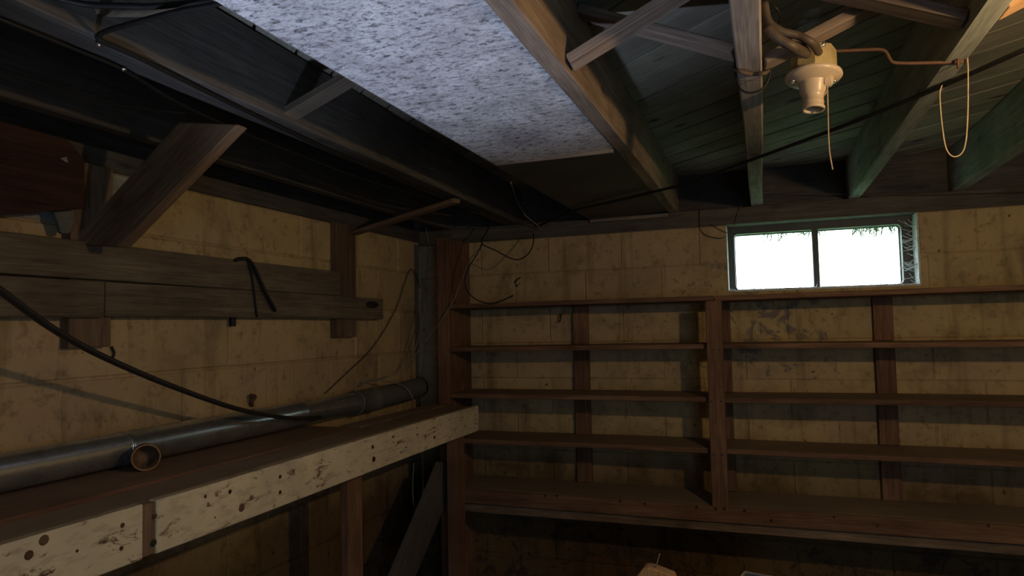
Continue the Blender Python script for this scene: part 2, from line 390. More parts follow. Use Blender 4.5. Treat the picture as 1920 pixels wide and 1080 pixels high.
while z1 > 0.02:
    z0 = max(0.0, z1-CH); x = XL-0.21+(0.0 if row % 2 else 0.20)
    top_win = z1 > WZ0+0.02
    while x < XR:
        segs = [(max(x, XL), min(x+0.405, XR))]
        if top_win and z1 > WZ0+0.05:
            a, b_ = segs[0]; segs = []
            if a < WX0: segs.append((a, min(b_, WX0)))
            if b_ > WX1: segs.append((max(a, WX1), b_))
        for a, b_ in segs:
            zz0, zz1 = z0, z1
            if z1 > WZ0 > z0 and a >= WX0-0.01 and b_ <= WX1+0.01: zz1 = WZ0
            if b_-a > 0.03: block(wall_back, ((a+b_)/2, YB+random.uniform(-0.002, 0.003), (zz0+zz1)/2), b_-a, zz1-zz0, I4, 'block', 0.0014, 0.004)
        x += 0.405
    z1 = z0; row += 1
# --- left wall
wall_left = core([((XL-0.2, YF, 0), (XL-0.009, YB, 1.965))], 'wall_left', 'block')
RL = Matrix.Rotation(math.pi/2, 4, 'Z')
zs = [1.965, 1.778, 1.552, 1.322, 1.115, 0.905, 0.70, 0.49, 0.28, 0.07, 0.0]; row = 0
for zt, zb in zip(zs, zs[1:]):
    y = -0.52+(0.215 if row % 2 else 0.0)
    while y < YB:
        a, b_ = y, min(y+0.43, YB)
        if b_-a > 0.04:
            grey = (row == 0 and a < 1.5 < b_)
            block(wall_left, (XL+random.uniform(-0.003, 0.002), (a+b_)/2, (zt+zb)/2), b_-a, zt-zb, RL, 'grey_block' if grey else 'block')
        y += 0.43
    row += 1
wall_right = core([((XR, YF, 0), (XR+0.2, YB, HS))], 'wall_right', 'block')
wall_front = core([((XL-0.2, YF-0.2, 0), (XR+0.2, YF, HS))], 'wall_front', 'block')
core([((XL-0.2, YF-0.2, -0.1), (XR+0.2, YB+0.2, 0))], 'floor', 'concrete')
core([((XL-0.2, YF-0.2, HS+0.021), (XR+0.2, YB+0.2, HS+0.06))], 'ceiling', 'dark_joist')
ceil = bpy.data.objects['ceiling']

# --- diagonal subfloor planks, each clipped to the room
def clip(poly, a, b_, c_):
    out = []
    for i, p in enumerate(poly):
        q = poly[(i+1) % len(poly)]; dp = a*p[0]+b_*p[1]-c_; dq = a*q[0]+b_*q[1]-c_
        if dp <= 0: out.append(p)
        if dp*dq < 0:
            s = dp/(dp-dq); out.append((p[0]+s*(q[0]-p[0]), p[1]+s*(q[1]-p[1])))
    return out
dl = Vector((-math.sin(math.radians(49)), math.cos(math.radians(49)), 0)); dn = Vector((dl.y, -dl.x, 0))
PW = 0.128
for k in range(-16, 34):
    s0, s1 = k*PW+0.004, (k+1)*PW-0.004
    poly = [tuple((dl*l+dn*s).xy) for l, s in ((-6, s0), (7, s0), (7, s1), (-6, s1))]
    for a, b_, c_ in ((1, 0, XR), (-1, 0, -XL+0.062), (0, 1, YB+0.062), (0, -1, -YF)): poly = clip(poly, a, b_, c_) if poly else poly
    if len(poly) < 3: continue
    dz = random.uniform(0, 0.003)
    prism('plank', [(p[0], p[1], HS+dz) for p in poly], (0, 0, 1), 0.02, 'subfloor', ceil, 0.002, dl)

# --- sill plates and rim boards
tag(slab('trim_1', (XL-0.2, YB-0.002, TOPB), (XR, YB+0.14, HJ), 'dark_joist'), kind='structure')
tag(slab('trim_2', (XL-0.2, YB+0.064, HJ-0.002), (XR+0.2, YB+0.10, HS+0.05), 'dark_joist'), kind='structure')
tag(slab('trim_3', (XL-0.14, YF, 1.965), (XL+0.004, YB-0.004, HJ), 'dark_joist', axis='y'), kind='structure')
tag(slab('trim_4', (XL-0.10, YF, HJ-0.002), (XL-0.064, YB+0.06, HS+0.05), 'dark_joist', axis='y'), kind='structure')

# --- window
win = empty('window_1', ((WX0+WX1)/2, 3.72, WZ0), kind='structure')
def ring_bm(x0, x1, z0, z1, wl, wr, wb, wt, y0, y1, rad=0.02):
    """frame with rounded inner corners"""
    bm = bmesh.new(); out, inn = [], []
    def corner(cx, cz, r, a0): return [(cx+r*math.cos(a0+i*math.pi/8), cz+r*math.sin(a0+i*math.pi/8)) for i in range(5)]
    ix0, ix1, iz0, iz1 = x0+wl, x1-wr, z0+wb, z1-wt
    inn = corner(ix1-rad, iz1-rad, rad, 0)+corner(ix0+rad, iz1-rad, rad, math.pi/2)+corner(ix0+rad, iz0+rad, rad, math.pi)+corner(ix1-rad, iz0+rad, rad, 1.5*math.pi)
    e = 0.0005
    out = corner(x1-e, z1-e, e, 0)+corner(x0+e, z1-e, e, math.pi/2)+corner(x0+e, z0+e, e, math.pi)+corner(x1-e, z0+e, e, 1.5*math.pi)
    L = [[bm.verts.new((p[0], y, p[1])) for p in loop] for loop in (out, inn) for y in (y0, y1)]
    n = len(out)
    for a, b_ in ((0, 2), (1, 3), (0, 1), (2, 3)):
        for i in range(n): bm.faces.new((L[a][i], L[a][(i+1) % n], L[b_][(i+1) % n], L[b_][i]))
    return bm
link('window_frame', bm_mesh('window_frame', ring_bm(WX0, WX1, WZ0, WZ1, 0.036, 0.052, 0.014, 0.036, 3.715, 3.765)), M['frame'], None, win)
link('sash', bm_mesh('sash', ring_bm(WX0+0.02, WX1-0.03, WZ0+0.004, WZ1-0.02, 0.019, 0.026, 0.013, 0.02, 3.768, 3.785, 0.012)), M['frame'], None, win)
slab('mullion', (0.245, 3.725, WZ0+0.012), (0.273, 3.775, WZ1-0.034), 'frame', win, 'z', 0.002, 0)
for x0, x1, y in ((WX0+0.03, 0.25, 3.752), (0.268, WX1-0.045, 3.758)):
    slab('pane', (x0, y, WZ0+0.010), (x1, y+0.003, WZ1-0.030), 'glass', win, 'x', 0, 0)
slab('sill', (WX0+0.001, YB+0.001, WZ0-0.004), (WX1-0.001, 3.714, WZ0+0.006), 'mortar_white', win, 'x', 0.002, 0.0006)
for x0, x1 in ((WX0, WX0+0.005), (WX1-0.008, WX1)):
    slab('jamb', (x0, YB+0.003, WZ0+0.006), (x1, 3.714, WZ1-0.001), 'mortar_white', win, 'z', 0.001, 0.0005)
# ground outside, level with the sill
g = bmesh.new(); bmesh.ops.create_grid(g, x_segments=30, y_segments=24, size=1.0)
for v in g.verts: v.co = Vector((v.co.x*9, 3.81+(v.co.y+1)*8, 1.56+0.03*random.random()))
tag(link('lawn_ground', bm_mesh('lawn_ground', g), M['grass']), kind='structure')

# ================================================================== JOISTS AND BRACING
def joist(xa, xb, wd, mat, label, y0=YF+0.01, y1=YB+0.055, depth=HS-HJ):
    o = board('floor_joist', (xa, y0, HJ+depth/2), (xb, y1, HJ+depth/2), depth, wd, mat, None, (0, 0, 1), 0.004, 0.0015)
    return tag(o, label, 'joist', 'floor joists overhead')
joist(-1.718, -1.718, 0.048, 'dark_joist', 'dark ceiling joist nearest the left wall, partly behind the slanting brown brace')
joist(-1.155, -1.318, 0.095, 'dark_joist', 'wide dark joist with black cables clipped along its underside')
joist(-0.862, -0.862, 0.044, 'joist', 'joist carrying the left edge of the bright speckled ceiling panel')
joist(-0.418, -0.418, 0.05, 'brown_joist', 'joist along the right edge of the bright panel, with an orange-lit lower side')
joist(-0.008, -0.008, 0.055, 'joist', 'pale grey narrow-looking joist wrapped with a wire, left of the lamp holder')
joist(0.430, 0.430, 0.05, 'green_lit_joist', 'green-lit grey joist from which the looped cord hangs, right of the lamp holder')
joist(0.857, 0.857, 0.05, 'green_lit_joist', 'green-lit joist at the right edge of the picture, last one visible')

# cross bridging: each slanting piece a thing
def bridging(xa, za, ya, xb, zb, yb, label, mat='bridge', wd=0.058, thk=0.022):
    return tag(board('bridging_brace', (xa, ya, za), (xb, yb, zb), wd, thk, mat, None, (0, 1, 0), 0.002, 0.001), label, 'brace', 'cross bridging between joists')
BZ0, BZ1 = HJ+0.018, HS-0.012
bridging(-1.215, BZ0, 1.53, -0.886, BZ1, 1.60, 'short dim bridging stick in the dark bay left of the bright panel', 'ledger')
bridging(-0.391, BZ0, 1.475, -0.037, BZ1, 1.495, 'bridging stick rising right from the orange-lit joist, pale splintered lower end')
bridging(-0.037, BZ0, 1.565, -0.391, BZ1, 1.595, 'bridging stick rising left behind the pale joist wrapped with wire')
bridging(0.022, BZ0, 1.655, 0.403, BZ1, 1.70, 'bridging stick rising right from the pale joist, above the lamp holder')
bridging(0.403, BZ0, 1.575, 0.022, BZ1, 1.58, 'grey bridging stick rising left from the joist with the looped cord')
bridging(0.457, BZ0, 1.55, 0.830, BZ1, 1.58, 'bridging stick in the top right corner, brightly lit orange', 'orange_wood')  # the bulb's orange light is also painted in as this stick's wood colour

# panels nailed between two joists
pb = prism('ceiling_panel', [(-0.862, -0.6, HJ-0.010), (-0.4435, -0.6, HJ+0.003), (-0.4435, 2.202, HJ+0.003), (-0.862, 2.202, HJ-0.010)], (0, 0, 1), 0.008, 'bright_board', None, 0.001)
tag(pb, 'bright whitish speckled panel fixed between two joists, lit bluish', 'panel')
pd = empty('ceiling_panel', (-0.65, 2.9, HJ), 'dark scuffed ceiling panel beyond the end of the bright speckled one', 'panel')
prism('board', [(-0.862, 2.214, HJ-0.010), (-0.4435, 2.214, HJ+0.003), (-0.4435, 3.575, HJ+0.003), (-0.862, 3.575, HJ-0.010)], (0, 0, 1), 0.008, 'dark_board', pd, 0.001)
slab('edge_strip', (-0.861, 2.203, HJ-0.011), (-0.4445, 2.213, HJ+0.002), 'joist', pd, 'x', 0.001, 0.0008)['label'] = 'pale narrow edge strip'
slab('edge_strip', (-0.860, 3.577, HJ-0.022), (-0.443, 3.596, HJ-0.004), 'joist', pd, 'x', 0.001, 0.0008)

# slanting 2x4 from the wide joist down to the left wall
br = prism('slanting_brace', [at(335, 228, Y=1.42), at(446, 233, Y=1.42), at(222, 463, Y=1.42), at(128, 456, Y=1.42)], (0, 1, 0), 0.04, 'brace', None, 0.003, (-0.42, 0, -0.31))
tag(br, 'brown timber slanting from the wide joist down to the left wall boards', 'brace')
b2 = board('thin_brace', at(663, 437, X=-1.862), at(856, 376, Z=2.004), 0.05, 0.018, 'brace', None, (0, 1, 0), 0.002, 0.001)
tag(b2, 'thin dark stick slanting from the left wall stud up to the wide joist', 'brace')

# ================================================================== LEFT WALL TIMBERS
st = slab('wall_stud', (XL+0.001, 2.705, 1.42), (-1.868, 2.868, 1.965), 'brace', None, 'z'); tag(st, 'red-brown vertical stud on the left wall, near the corner', 'stud', 'wall studs')
st = slab('wall_stud', (XL+0.001, 1.398, 1.417), (-1.868, 1.532, 1.965), 'brace', None, 'z'); tag(st, 'dark vertical stud behind the slanting brace, its foot showing below the wall boards', 'stud', 'wall studs')
o = slab('wall_board', (-1.867, 0.2, 1.616), (-1.842, 2.694, 1.726), 'ledger', None, 'y'); tag(o, 'upper grey-green horizontal board on the left wall with strap over it', 'board')
o = slab('wall_board', (-1.867, 0.2, 1.505), (-1.847, 1.490, 1.612), 'ledger', None, 'y'); tag(o, 'lower horizontal wall board, short brown length at the left edge', 'board')
lb = slab('wall_board', (-1.867, 1.495, 1.507), (-1.847, 3.088, 1.612), 'ledger', None, 'y'); tag(lb, 'lower horizontal wall board, long length ending in a dark knot near the corner', 'board')
lathe('knot', [(0, 0.0), (0.024, 0.0), (0.03, 0.003), (0.022, 0.0035), (0, 0.003)], 'nail', Matrix.Translation((-1.8472, 2.975, 1.578)) @ Matrix.Rotation(math.pi/2, 4, 'Y') @ Matrix.Diagonal((0.55, 2.0, 1, 1)), lb, 18)
# strap hanging over the upper board
sp = empty('hanging_strap', at(465, 490, X=-1.835), 'black curved strap hooked over the upper wall board, two tails hanging', 'strap')
tube('strap_band', [at(440, 488, X=-1.838), at(452, 485, X=-1.832), at(466, 487, X=-1.828), at(478, 505, X=-1.828), at(496, 545, X=-1.828), at(516, 583, X=-1.832)], 0.007, 'black', sp)
tube('strap_tail', [at(466, 489, X=-1.831), at(473, 520, X=-1.834), at(478, 560, X=-1.838), at(482, 595, X=-1.842)], 0.004, 'black', sp)
cl = slab('wall_clip', at(428, 612, X=-1.905), at(428, 612, X=-1.905)+Vector((0.02, 0.022, 0.043)), 'black', None, 'z', 0.003, 0); tag(cl, 'small dark clip on the left wall just under the lower board', 'clip')
# plywood box end and rag, far left
pl = empty('plywood_panel', (-1.8, 1.2, 1.8), 'dark reddish plywood panel hung high at the left edge of the picture', 'panel')
prism('sheet', [at(-70, 212, X=-1.80), at(118, 262, X=-1.80), at(150, 300, X=-1.80), at(150, 392, X=-1.80), at(-70, 409, X=-1.80)], (1, 0, 0), 0.018, 'ply', pl, 0.002, (0, 1, 0))
prism('paint_chip', [at(112, 297, X=-1.779), at(124, 294, X=-1.779), at(127, 305, X=-1.779), at(121, 303, X=-1.779)], (1, 0, 0), 0.002, 'pale_wire', pl, 0)['label'] = 'pale chip on the plywood'
rg = prism('rag', [at(92, 396, X=-1.86), at(133, 392, X=-1.86), at(132, 420, X=-1.86), at(122, 440, X=-1.86), at(107, 438, X=-1.86), at(101, 418, X=-1.86)], (1, 0, 0), 0.02, 'rag', None, 0.004); tag(rg, 'small grey rag hanging under the plywood panel', 'rag')

# ================================================================== SHELVING
SH = empty('wall_shelving', (0.0, 3.45, 0.0), 'red-brown timber shelving with five long shelves under the window', 'shelving')
YS = 3.30; XE = 1.72
slab('side_board', (-1.644, YS, 0.0), (-1.578, YB-0.004, 1.94), 'shelf', SH, 'z')
levels = [(1.555, 1.578), (1.329, 1.352), (1.083, 1.106), (0.849, 0.872)]
for z0, z1 in levels:
    slab('shelf', (-1.577, YS, z0), (-0.213, YB-0.004, z1), 'shelf', SH, 'x', 0.002, 0.0018)
    slab('shelf', (-0.211, YS, z0), (XE, YB-0.004, z1), 'shelf', SH, 'x', 0.002, 0.0018)
slab('bottom_shelf', (-1.577, YS, 0.598), (XE, YB-0.004, 0.620), 'bench', SH, 'x', 0.002, 0.002)
slab('apron', (-1.577, YS-0.036, 0.549), (XE, YS-0.001, 0.619), 'shelf', SH, 'x', 0.003, 0.0012)
slab('lower_rail', (-1.577, YS-0.018, 0.503), (XE, YS+0.012, 0.547), 'bench', SH, 'x', 0.003, 0.0012)
post = slab('post', (-0.252, YS-0.036, 0.585), (-0.180, YS-0.001, 1.553), 'shelf', SH, 'z', 0.003, 0.0015)
edges = [1.555, 1.352, 1.329, 1.106, 1.083, 0.872, 0.849, 0.620]
for xa, xb in ((-0.966, -0.884), (-0.246, -0.158), (0.480, 0.562), (1.28, 1.36)):
    for zt, zb in zip(edges[::2], edges[1::2]):
        slab('cleat', (xa, YB-0.034, zb+0.001), (xb, YB-0.004, zt-0.001), 'shelf', SH, 'z', 0.002, 0.001)
slab('leg', (1.25, YS, 0.0), (1.34, YS+0.04, 0.502), 'shelf', SH, 'z')
_nm = None
def nail(parent, p, nrm, r=0.006, mat='nail'):
    global _nm
    key = 'nail_head_'+mat
    me = bpy.data.meshes.get(key)
    if me is None:
        bm = bmesh.new(); bmesh.ops.create_cone(bm, cap_ends=True, segments=8, radius1=1.0, radius2=0.75, depth=0.4)
        me = bm_mesh(key, bm)
    q = Vector(nrm).to_track_quat('Z', 'Y').to_matrix().to_4x4()
    return link('nail', me, M[mat], Matrix.Translation(p) @ q @ Matrix.Diagonal((r, r, r*0.8, 1)), parent)
for x, y in ((1338, 655), (1348, 656), (1338, 852), (1354, 853), (1334, 753), (1352, 753)): nail(post, at(x, y, Y=YS-0.037), (0, -1, 0), 0.0045)
ap = [c for c in SH.children if c.name.startswith('apron')][0]
for x, y in ((1306, 951), (1342, 954), (1358, 954), (1396, 958), (1564, 970), (1446, 976), (1853, 986), (1162, 940), (1209, 945), (1022, 930), (1044, 930), (1645, 985)): nail(ap, at(x, y, Y=YS-0.037), (0, -1, 0), 0.007)
# things stuck on shelves and wall
hk = tube('wall_hook', [at(1052, 590, Y=3.598), at(1052, 590, Y=3.57), at(1051, 597, Y=3.562), at(1049, 604, Y=3.572)], 0.004, 'nail', None, 6); tag(hk, 'tiny dark hook on the wall below the top shelf, left bay', 'hook')
tw = tube('dead_twig', [at(966, 531, Y=3.595), at(968, 526, Y=3.592), at(976, 520, Y=3.592)], 0.004, 'nail', None, 6); tag(tw, 'small dark crooked twig stuck to the wall left of the window, above top shelf', 'twig')
lathe('stub', [(0, 0), (0.006, 0), (0.005, 0.006), (0, 0.006)], 'nail', Matrix.Translation(at(969, 535, Y=3.597)) @ Matrix.Rotation(math.pi/2, 4, 'X'), tw, 8)

# ================================================================== WORKBENCH
WB = empty('workbench', (-1.6, 2.0, 0.0), 'long narrow workbench with chipped cream front along the left wall', 'workbench')
XA, ZT = -1.440, 1.046
fp = slab('top_plank', (-1.580, 0.15, ZT-0.032), (XA-0.001, 3.272, ZT), 'bench', WB, 'y', 0.004, 0.002)
slab('top_plank', (-1.690, 2.455, ZT-0.034), (-1.583, 3.292, ZT+0.006), 'bench', WB, 'y', 0.006, 0.002)
slab('top_plank', (-1.893, 0.15, ZT-0.03), (-1.583, 2.450, ZT+0.005), 'red_plank', WB, 'y', 0.004, 0.002)['label'] = 'reddish back plank'
a1 = slab('apron_board', (XA, 0.15, 0.917), (XA+0.03, 1.248, ZT+0.001), 'apron', WB, 'y', 0.003, 0.0012)
a2 = slab('apron_board', (XA, 1.286, 0.917), (XA+0.03, 3.290, ZT+0.001), 'apron', WB, 'y', 0.003, 0.0012)
slab('gap_block', (XA, 1.249, 0.919), (XA+0.026, 1.285, ZT-0.004), 'brace', WB, 'z', 0.001, 0)['label'] = 'bare brown block in the gap of the front board'
for x, y, r in ((55, 1041, .014), (230, 985, .009), (228, 1028, .008), (145, 1033, .005)): nail(a1, at(x, y, X=XA+0.0305), (1, 0, 0), r*0.75, 'rust')
for x, y, r in ((291, 968, .009), (289, 1018, .012), (431, 922, .011), (525, 894, .011), (525, 923, .011), (385, 931, .009), (403, 970, .005), (814, 802, .008), (815, 820, .011), (699, 838, .012), (701, 861, .017), (737, 819, .008), (783, 815, .008), (872, 799, .007), (866, 783, .005), (500, 903, .004), (603, 862, .006)): nail(a2, at(x, y, X=XA+0.0305), (1, 0, 0), r*0.72, 'nail' if r > .0095 else 'rust')
nail(a2, at(453, 952, X=XA+0.0305), (1, 0, 0), .014, 'tin'); nail(a1, at(83, 1013, X=XA+0.0305), (1, 0, 0), .012, 'tin')
slab('leg', (-1.500, 3.09, 0.0), (XA-0.004, 3.185, 0.93), 'shelf', WB, 'z')
slab('leg', (-1.535, 2.235, 0.0), (-1.50, 2.335, ZT-0.034), 'shelf', WB, 'z')
slab('leg', (-1.535, 0.55, 0.0), (-1.50, 0.65, ZT-0.034), 'shelf', WB, 'z')
slab('stretcher', (-1.56, 3.10, 0.885), (-1.90, 3.14, 0.94), 'ledger', WB, 'x')
prism('diagonal_brace', [at(827, 866, X=-1.54), at(842, 866, X=-1.54), at(842, 930, X=-1.54), at(777, 1088, X=-1.54), at(735, 1088, X=-1.54)], (-1, 0, 0), 0.03, 'dark_joist', WB, 0.002, (0, -0.5, -0.85))

# duct lying along the wall on the bench
DU = empty('metal_duct', (-1.84, 2.0, ZT+0.005), 'long round galvanised duct lying behind the bench along the left wall', 'duct')
DX, DZ, DR = -1.842, ZT+0.0605, 0.050
def cyl_y(name, y0, y1, r, mat, parent, seam=0.0):
    n = 36; bm = bmesh.new()
    prof = [(y0, r), (y0+0.004, r+seam), (y0+0.012, r+seam), (y0+0.016, r), ((y0+y1)/2, r), (y1-0.016, r), (y1-0.012, r+seam), (y1-0.004, r+seam), (y1, r), (y1, r-0.003), (y0, r-0.003)]
    L = [[bm.verts.new((rr*math.cos(2*math.pi*k/n), y, rr*math.sin(2*math.pi*k/n))) for k in range(n)] for y, rr in prof]
    L.append(L[0])
    for a, b_ in zip(L, L[1:]):
        for k in range(n): bm.faces.new((a[k], a[(k+1) % n], b_[(k+1) % n], b_[k]))
    return link(name, bm_mesh(name, bm, True), M[mat], Matrix.Translation((DX, 0, DZ)), parent)
cyl_y('duct_section', 0.20, 1.56, DR, 'duct', DU, 0.0015)
cyl_y('duct_section', 1.545, 2.40, DR+0.002, 'duct', DU, 0.0015)
cyl_y('duct_section', 2.385, 2.83, DR, 'duct', DU, 0.0015)
cyl_y('collar', 2.80, 2.98, DR+0.006, 'dusty_duct', DU, 0.003)['label'] = 'dusty grey collar'
tube('elbow', [(DX, 2.96, DZ), (DX, 3.12, DZ+0.005), (DX+0.005, 3.28, DZ+0.01), (DX+0.015, 3.44, DZ+0.02)], DR+0.004, 'dusty_duct', DU, 24)
# rusty open can lying against the duct
cn = empty('rusty_can', at(282, 856, X=-1.76), 'rusty open can lying on the red plank in front of the duct', 'can')
mw = Matrix.Translation((-1.745, 1.548, ZT+0.045)) @ Matrix.Rotation(math.radians(52), 4, 'Z') @ Matrix.Rotation(math.radians(90), 4, 'X')
lathe('body', [(0.036, -0.012), (0.036, 0.033), (0.039, 0.036), (0.036, 0.038), (0.033, 0.036), (0.033, -0.008), (0, -0.008), (0, -0.012), (0.036, -0.012)], 'tin', mw, cn, 24)
lathe('rim', [(0.036, 0.034), (0.0395, 0.036), (0.0385, 0.040), (0.035, 0.039), (0.036, 0.034)], 'orange_wood', mw, cn, 24)['label'] = 'pale worn rim'
# sagging hose from the left edge onto the duct
hs = tube('black_hose', [at(-60, 505, X=-1.45), at(0, 545, X=-1.5), at(100, 617, X=-1.56), at(200, 672, X=-1.61), at(330, 727, X=-1.66), at(450, 768, X=-1.70), at(545, 784, X=-1.745), at(600, 782, X=-1.765)], lambda s: 0.0095-0.002*s, 'hose', None, 10, 8)
tag(hs, 'thick black hose sagging from the left edge down onto the duct', 'hose')

# ================================================================== LAMP HOLDER
LX, LY, LZ = 0.135, 1.755, 2.038
LH = empty('lamp_holder', (LX, LY, LZ), 'empty ivory porcelain bulb holder hanging on a box between joists', 'lamp')
tilt = Matrix.Translation((LX, LY, LZ)) @ Matrix.Rotation(math.radians(3), 4, 'Y') @ Matrix.Rotation(math.radians(-6), 4, 'X')
lathe('junction_box', [(0, 0.062), (0.045, 0.062), (0.050, 0.058), (0.052, 0.008), (0.05, 0.004), (0, 0.004)], 'box_paint', tilt, LH, 8, False)['label'] = 'yellowed eight-sided metal box'
lathe('flange', [(0, 0.004), (0.055, 0.004), (0.063, 0.000), (0.064, -0.006), (0.060, -0.011), (0.044, -0.016), (0.036, -0.022), (0, -0.022)], 'porcelain', tilt, LH, 36)
sk = lathe('socket', [(0.036, -0.018), (0.033, -0.026), (0.030, -0.046), (0.026, -0.052), (0.0235, -0.058), (0.0235, -0.068), (0.025, -0.070), (0.0235, -0.073), (0.0245, -0.080), (0.0265, -0.084), (0.025, -0.088), (0.020, -0.088), (0.018, -0.080), (0.018, -0.040), (0, -0.040)], 'porcelain', tilt, LH, 30)
lathe('contact', [(0, -0.041), (0.017, -0.041), (0.0175, -0.074), (0.016, -0.074), (0.0155, -0.044), (0, -0.044)], 'rust', tilt, sk, 18)
for dx, dy in ((0.046, 0.01), (-0.046, -0.01)):
    lathe('screw', [(0, 0), (0.006, 0), (0.005, -0.004), (0, -0.005)], 'bright_nail', tilt @ Matrix.Translation((dx, dy, -0.0145)), LH, 10)
slab('switch_housing', Vector((LX+0.016, LY-0.03, LZ-0.038)), Vector((LX+0.040, LY-0.006, LZ-0.014)), 'porcelain', LH, 'z', 0.005, 0)
tube('pull_cord', [at(1551, 152, Y=1.735), at(1552, 190, Y=1.735), at(1553, 240, Y=1.735), at(1555, 282, Y=1.735), at(1561, 318, Y=1.735)], 0.0017, 'cord', LH, 6)['label'] = 'tan pull cord'
for dx in (-0.02, 0.004):
    tube('cable_clamp', [(LX+dx, LY-0.05, LZ+0.062), (LX+dx, LY-0.052, LZ+0.05), (LX+dx+0.016, LY-0.052, LZ+0.05), (LX+dx+0.016, LY-0.05, LZ+0.062)], 0.004, 'bright_nail', LH, 6)
# cables and pipe
o = tube('armoured_cable', [at(1433, 5, Y=1.58), at(1441, 40, Y=1.585), at(1464, 58, Y=1.59), at(1494, 66, Y=1.60), at(1522, 80, Y=1.61), at(1535, 98, Y=1.69)], 0.009, 'bx', None, 10); tag(o, 'upper brown armoured cable curving down into the lamp box', 'cable')
o = tube('armoured_cable', [at(1438, 52, Y=1.535), at(1462, 74, Y=1.54), at(1490, 89, Y=1.56), at(1512, 101, Y=1.67)], 0.011, 'bx', None, 10); tag(o, 'lower thicker brown armoured cable entering the lamp box', 'cable')
o = tube('thin_black_cable', [at(1440, 10, Z=2.18), at(1455, 15, Z=2.17), at(1463, 30, Z=2.16), at(1462, 44, Z=2.155)], 0.003, 'black', None, 6); tag(o, 'short black cable looping beside the pale joist above the lamp holder', 'cable')
o = tube('rusty_pipe', [at(1563, 96, Y=1.765), at(1610, 94, Y=1.765), at(1650, 93, Y=1.765), at(1662, 99, Y=1.765), at(1668, 110, Y=1.765), at(1680, 118, Y=1.765), at(1740, 118, Y=1.765), at(1812, 115, Y=1.765)], 0.0042, 'rust', None, 8); tag(o, 'thin bent rusty pipe from lamp box to the next joist', 'pipe')
o = tube('rusty_pipe', [at(1425, 112, Y=1.775), at(1450, 108, Y=1.775), at(1482, 105, Y=1.775)], 0.005, 'rust', None, 8); tag(o, 'short dark pipe from the pale joist to the lamp box', 'pipe')
o = tube('joist_nail', [at(1795, 96, Y=1.75), at(1797, 128, Y=1.75)], 0.003, 'rust', None, 6); tag(o, 'rusty nail holding the bent pipe against the joist', 'nail')
o = tube('looped_cord', [at(1814, 108, Y=1.755), at(1815, 140, Y=1.755), at(1814, 225, Y=1.755), at(1808, 278, Y=1.755), at(1791, 294, Y=1.755), at(1775, 281, Y=1.755), at(1767, 240, Y=1.755), at(1762, 180, Y=1.76), at(1766, 160, Y=1.77)], 0.0016, 'cord', None, 6); tag(o, 'tan cord hanging in a long loop from the joist right of lamp', 'cord')
o = tube('wire_wrap', [at(1376, 128, Z=2.04), at(1388, 134, Z=2.022), at(1410, 139, Z=2.022), at(1436, 136, Z=2.022), at(1447, 122, Y=1.80), at(1452, 108, Y=1.80)], 0.0045, 'cable_jacket', None, 8); tag(o, 'brown cable wrapped under the pale joist beside the lamp holder', 'cable')
o = tube('wire_wrap', [at(1377, 95, Z=2.05), at(1379, 140, Y=1.68), at(1387, 165, Y=1.68), at(1404, 174, Y=1.68), at(1428, 168, Y=1.68), at(1441, 148, Y=1.68), at(1446, 118, Y=1.68)], 0.0026, 'black', None, 6); tag(o, 'thin black wire loop slung below the pale joist', 'wire')

# long black cable diagonally across under the joists
o = tube('long_black_cable', [Vector((0.85, 1.2, 2.019)), at(1990, 66, Z=2.021), at(1913, 97, Z=2.021), at(1813, 141, Z=2.020), at(1700, 189, Z=2.016), at(1547, 249, Z=2.018), at(1403, 302, Z=2.021), at(1300, 340, Z=2.016), at(1220, 361, Z=2.016), at(1140, 380, Z=2.011), at(1073, 396, Z=2.008), at(1010, 424, Y=3.57)], 0.0062, 'black', None, 8); tag(o, 'long black cable crossing diagonally below the joists from top right', 'cable')
o = tube('thin_grey_wire', [at(1330, 420, Y=3.59), at(1370, 436, Y=3.585), at(1385, 395, Y=3.58), at(1410, 362, Y=3.57), at(1500, 362, Y=3.57), at(1700, 366, Y=3.57), at(1925, 360, Y=3.57)], 0.0016, 'cable_jacket', None, 6); tag(o, 'thin grey wire strung along the sill above the window', 'wire')
o = tube('thin_grey_wire', [at(1312, 392, Y=3.58), at(1312, 425, Y=3.585), at(1322, 440, Y=3.585), at(1348, 447, Y=3.585), at(1362, 443, Y=3.585)], 0.0018, 'black', None, 6); tag(o, 'thin dark wire curling down left of the window', 'wire')
# cables along the wide joist
o = tube('joist_cable', [at(-40, 20, Z=2.025), at(40, 52, Z=2.022), at(150, 96, Z=2.022), at(232, 131, Z=2.022), at(330, 190, Z=2.022), at(437, 240, Z=2.022), at(560, 290, Z=2.02), at(700, 342, Z=2.02), at(900, 398, Z=2.015)], 0.0048, 'black', None, 6); tag(o, 'black cable along the left lower edge of the wide dark joist', 'cable')
o = tube('joist_cable', [at(470, -30, Z=2.03), at(420, 3, Z=2.03), at(330, 22, Z=2.03), at(255, 42, Z=2.03), at(200, 58, Z=2.03), at(185, 68, Z=2.026), at(193, 78, Z=2.022), at(260, 108, Z=2.022), at(400, 178, Z=2.022), at(520, 236, Z=2.022), at(640, 291, Z=2.022), at(780, 348, Z=2.02), at(920, 402, Z=2.018)], 0.0055, 'black', None, 6); tag(o, 'black cable bending back beside the bright panel and along the wide joist', 'cable')
o = tube('joist_cable', [at(90, -8, Z=2.05), at(160, 8, Z=2.05), at(230, 11, Z=2.05), at(300, 11, Z=2.05), at(440, -4, Z=2.05)], 0.0062, 'black', None, 6); tag(o, 'black cable in a shallow arc at the top left edge', 'cable')
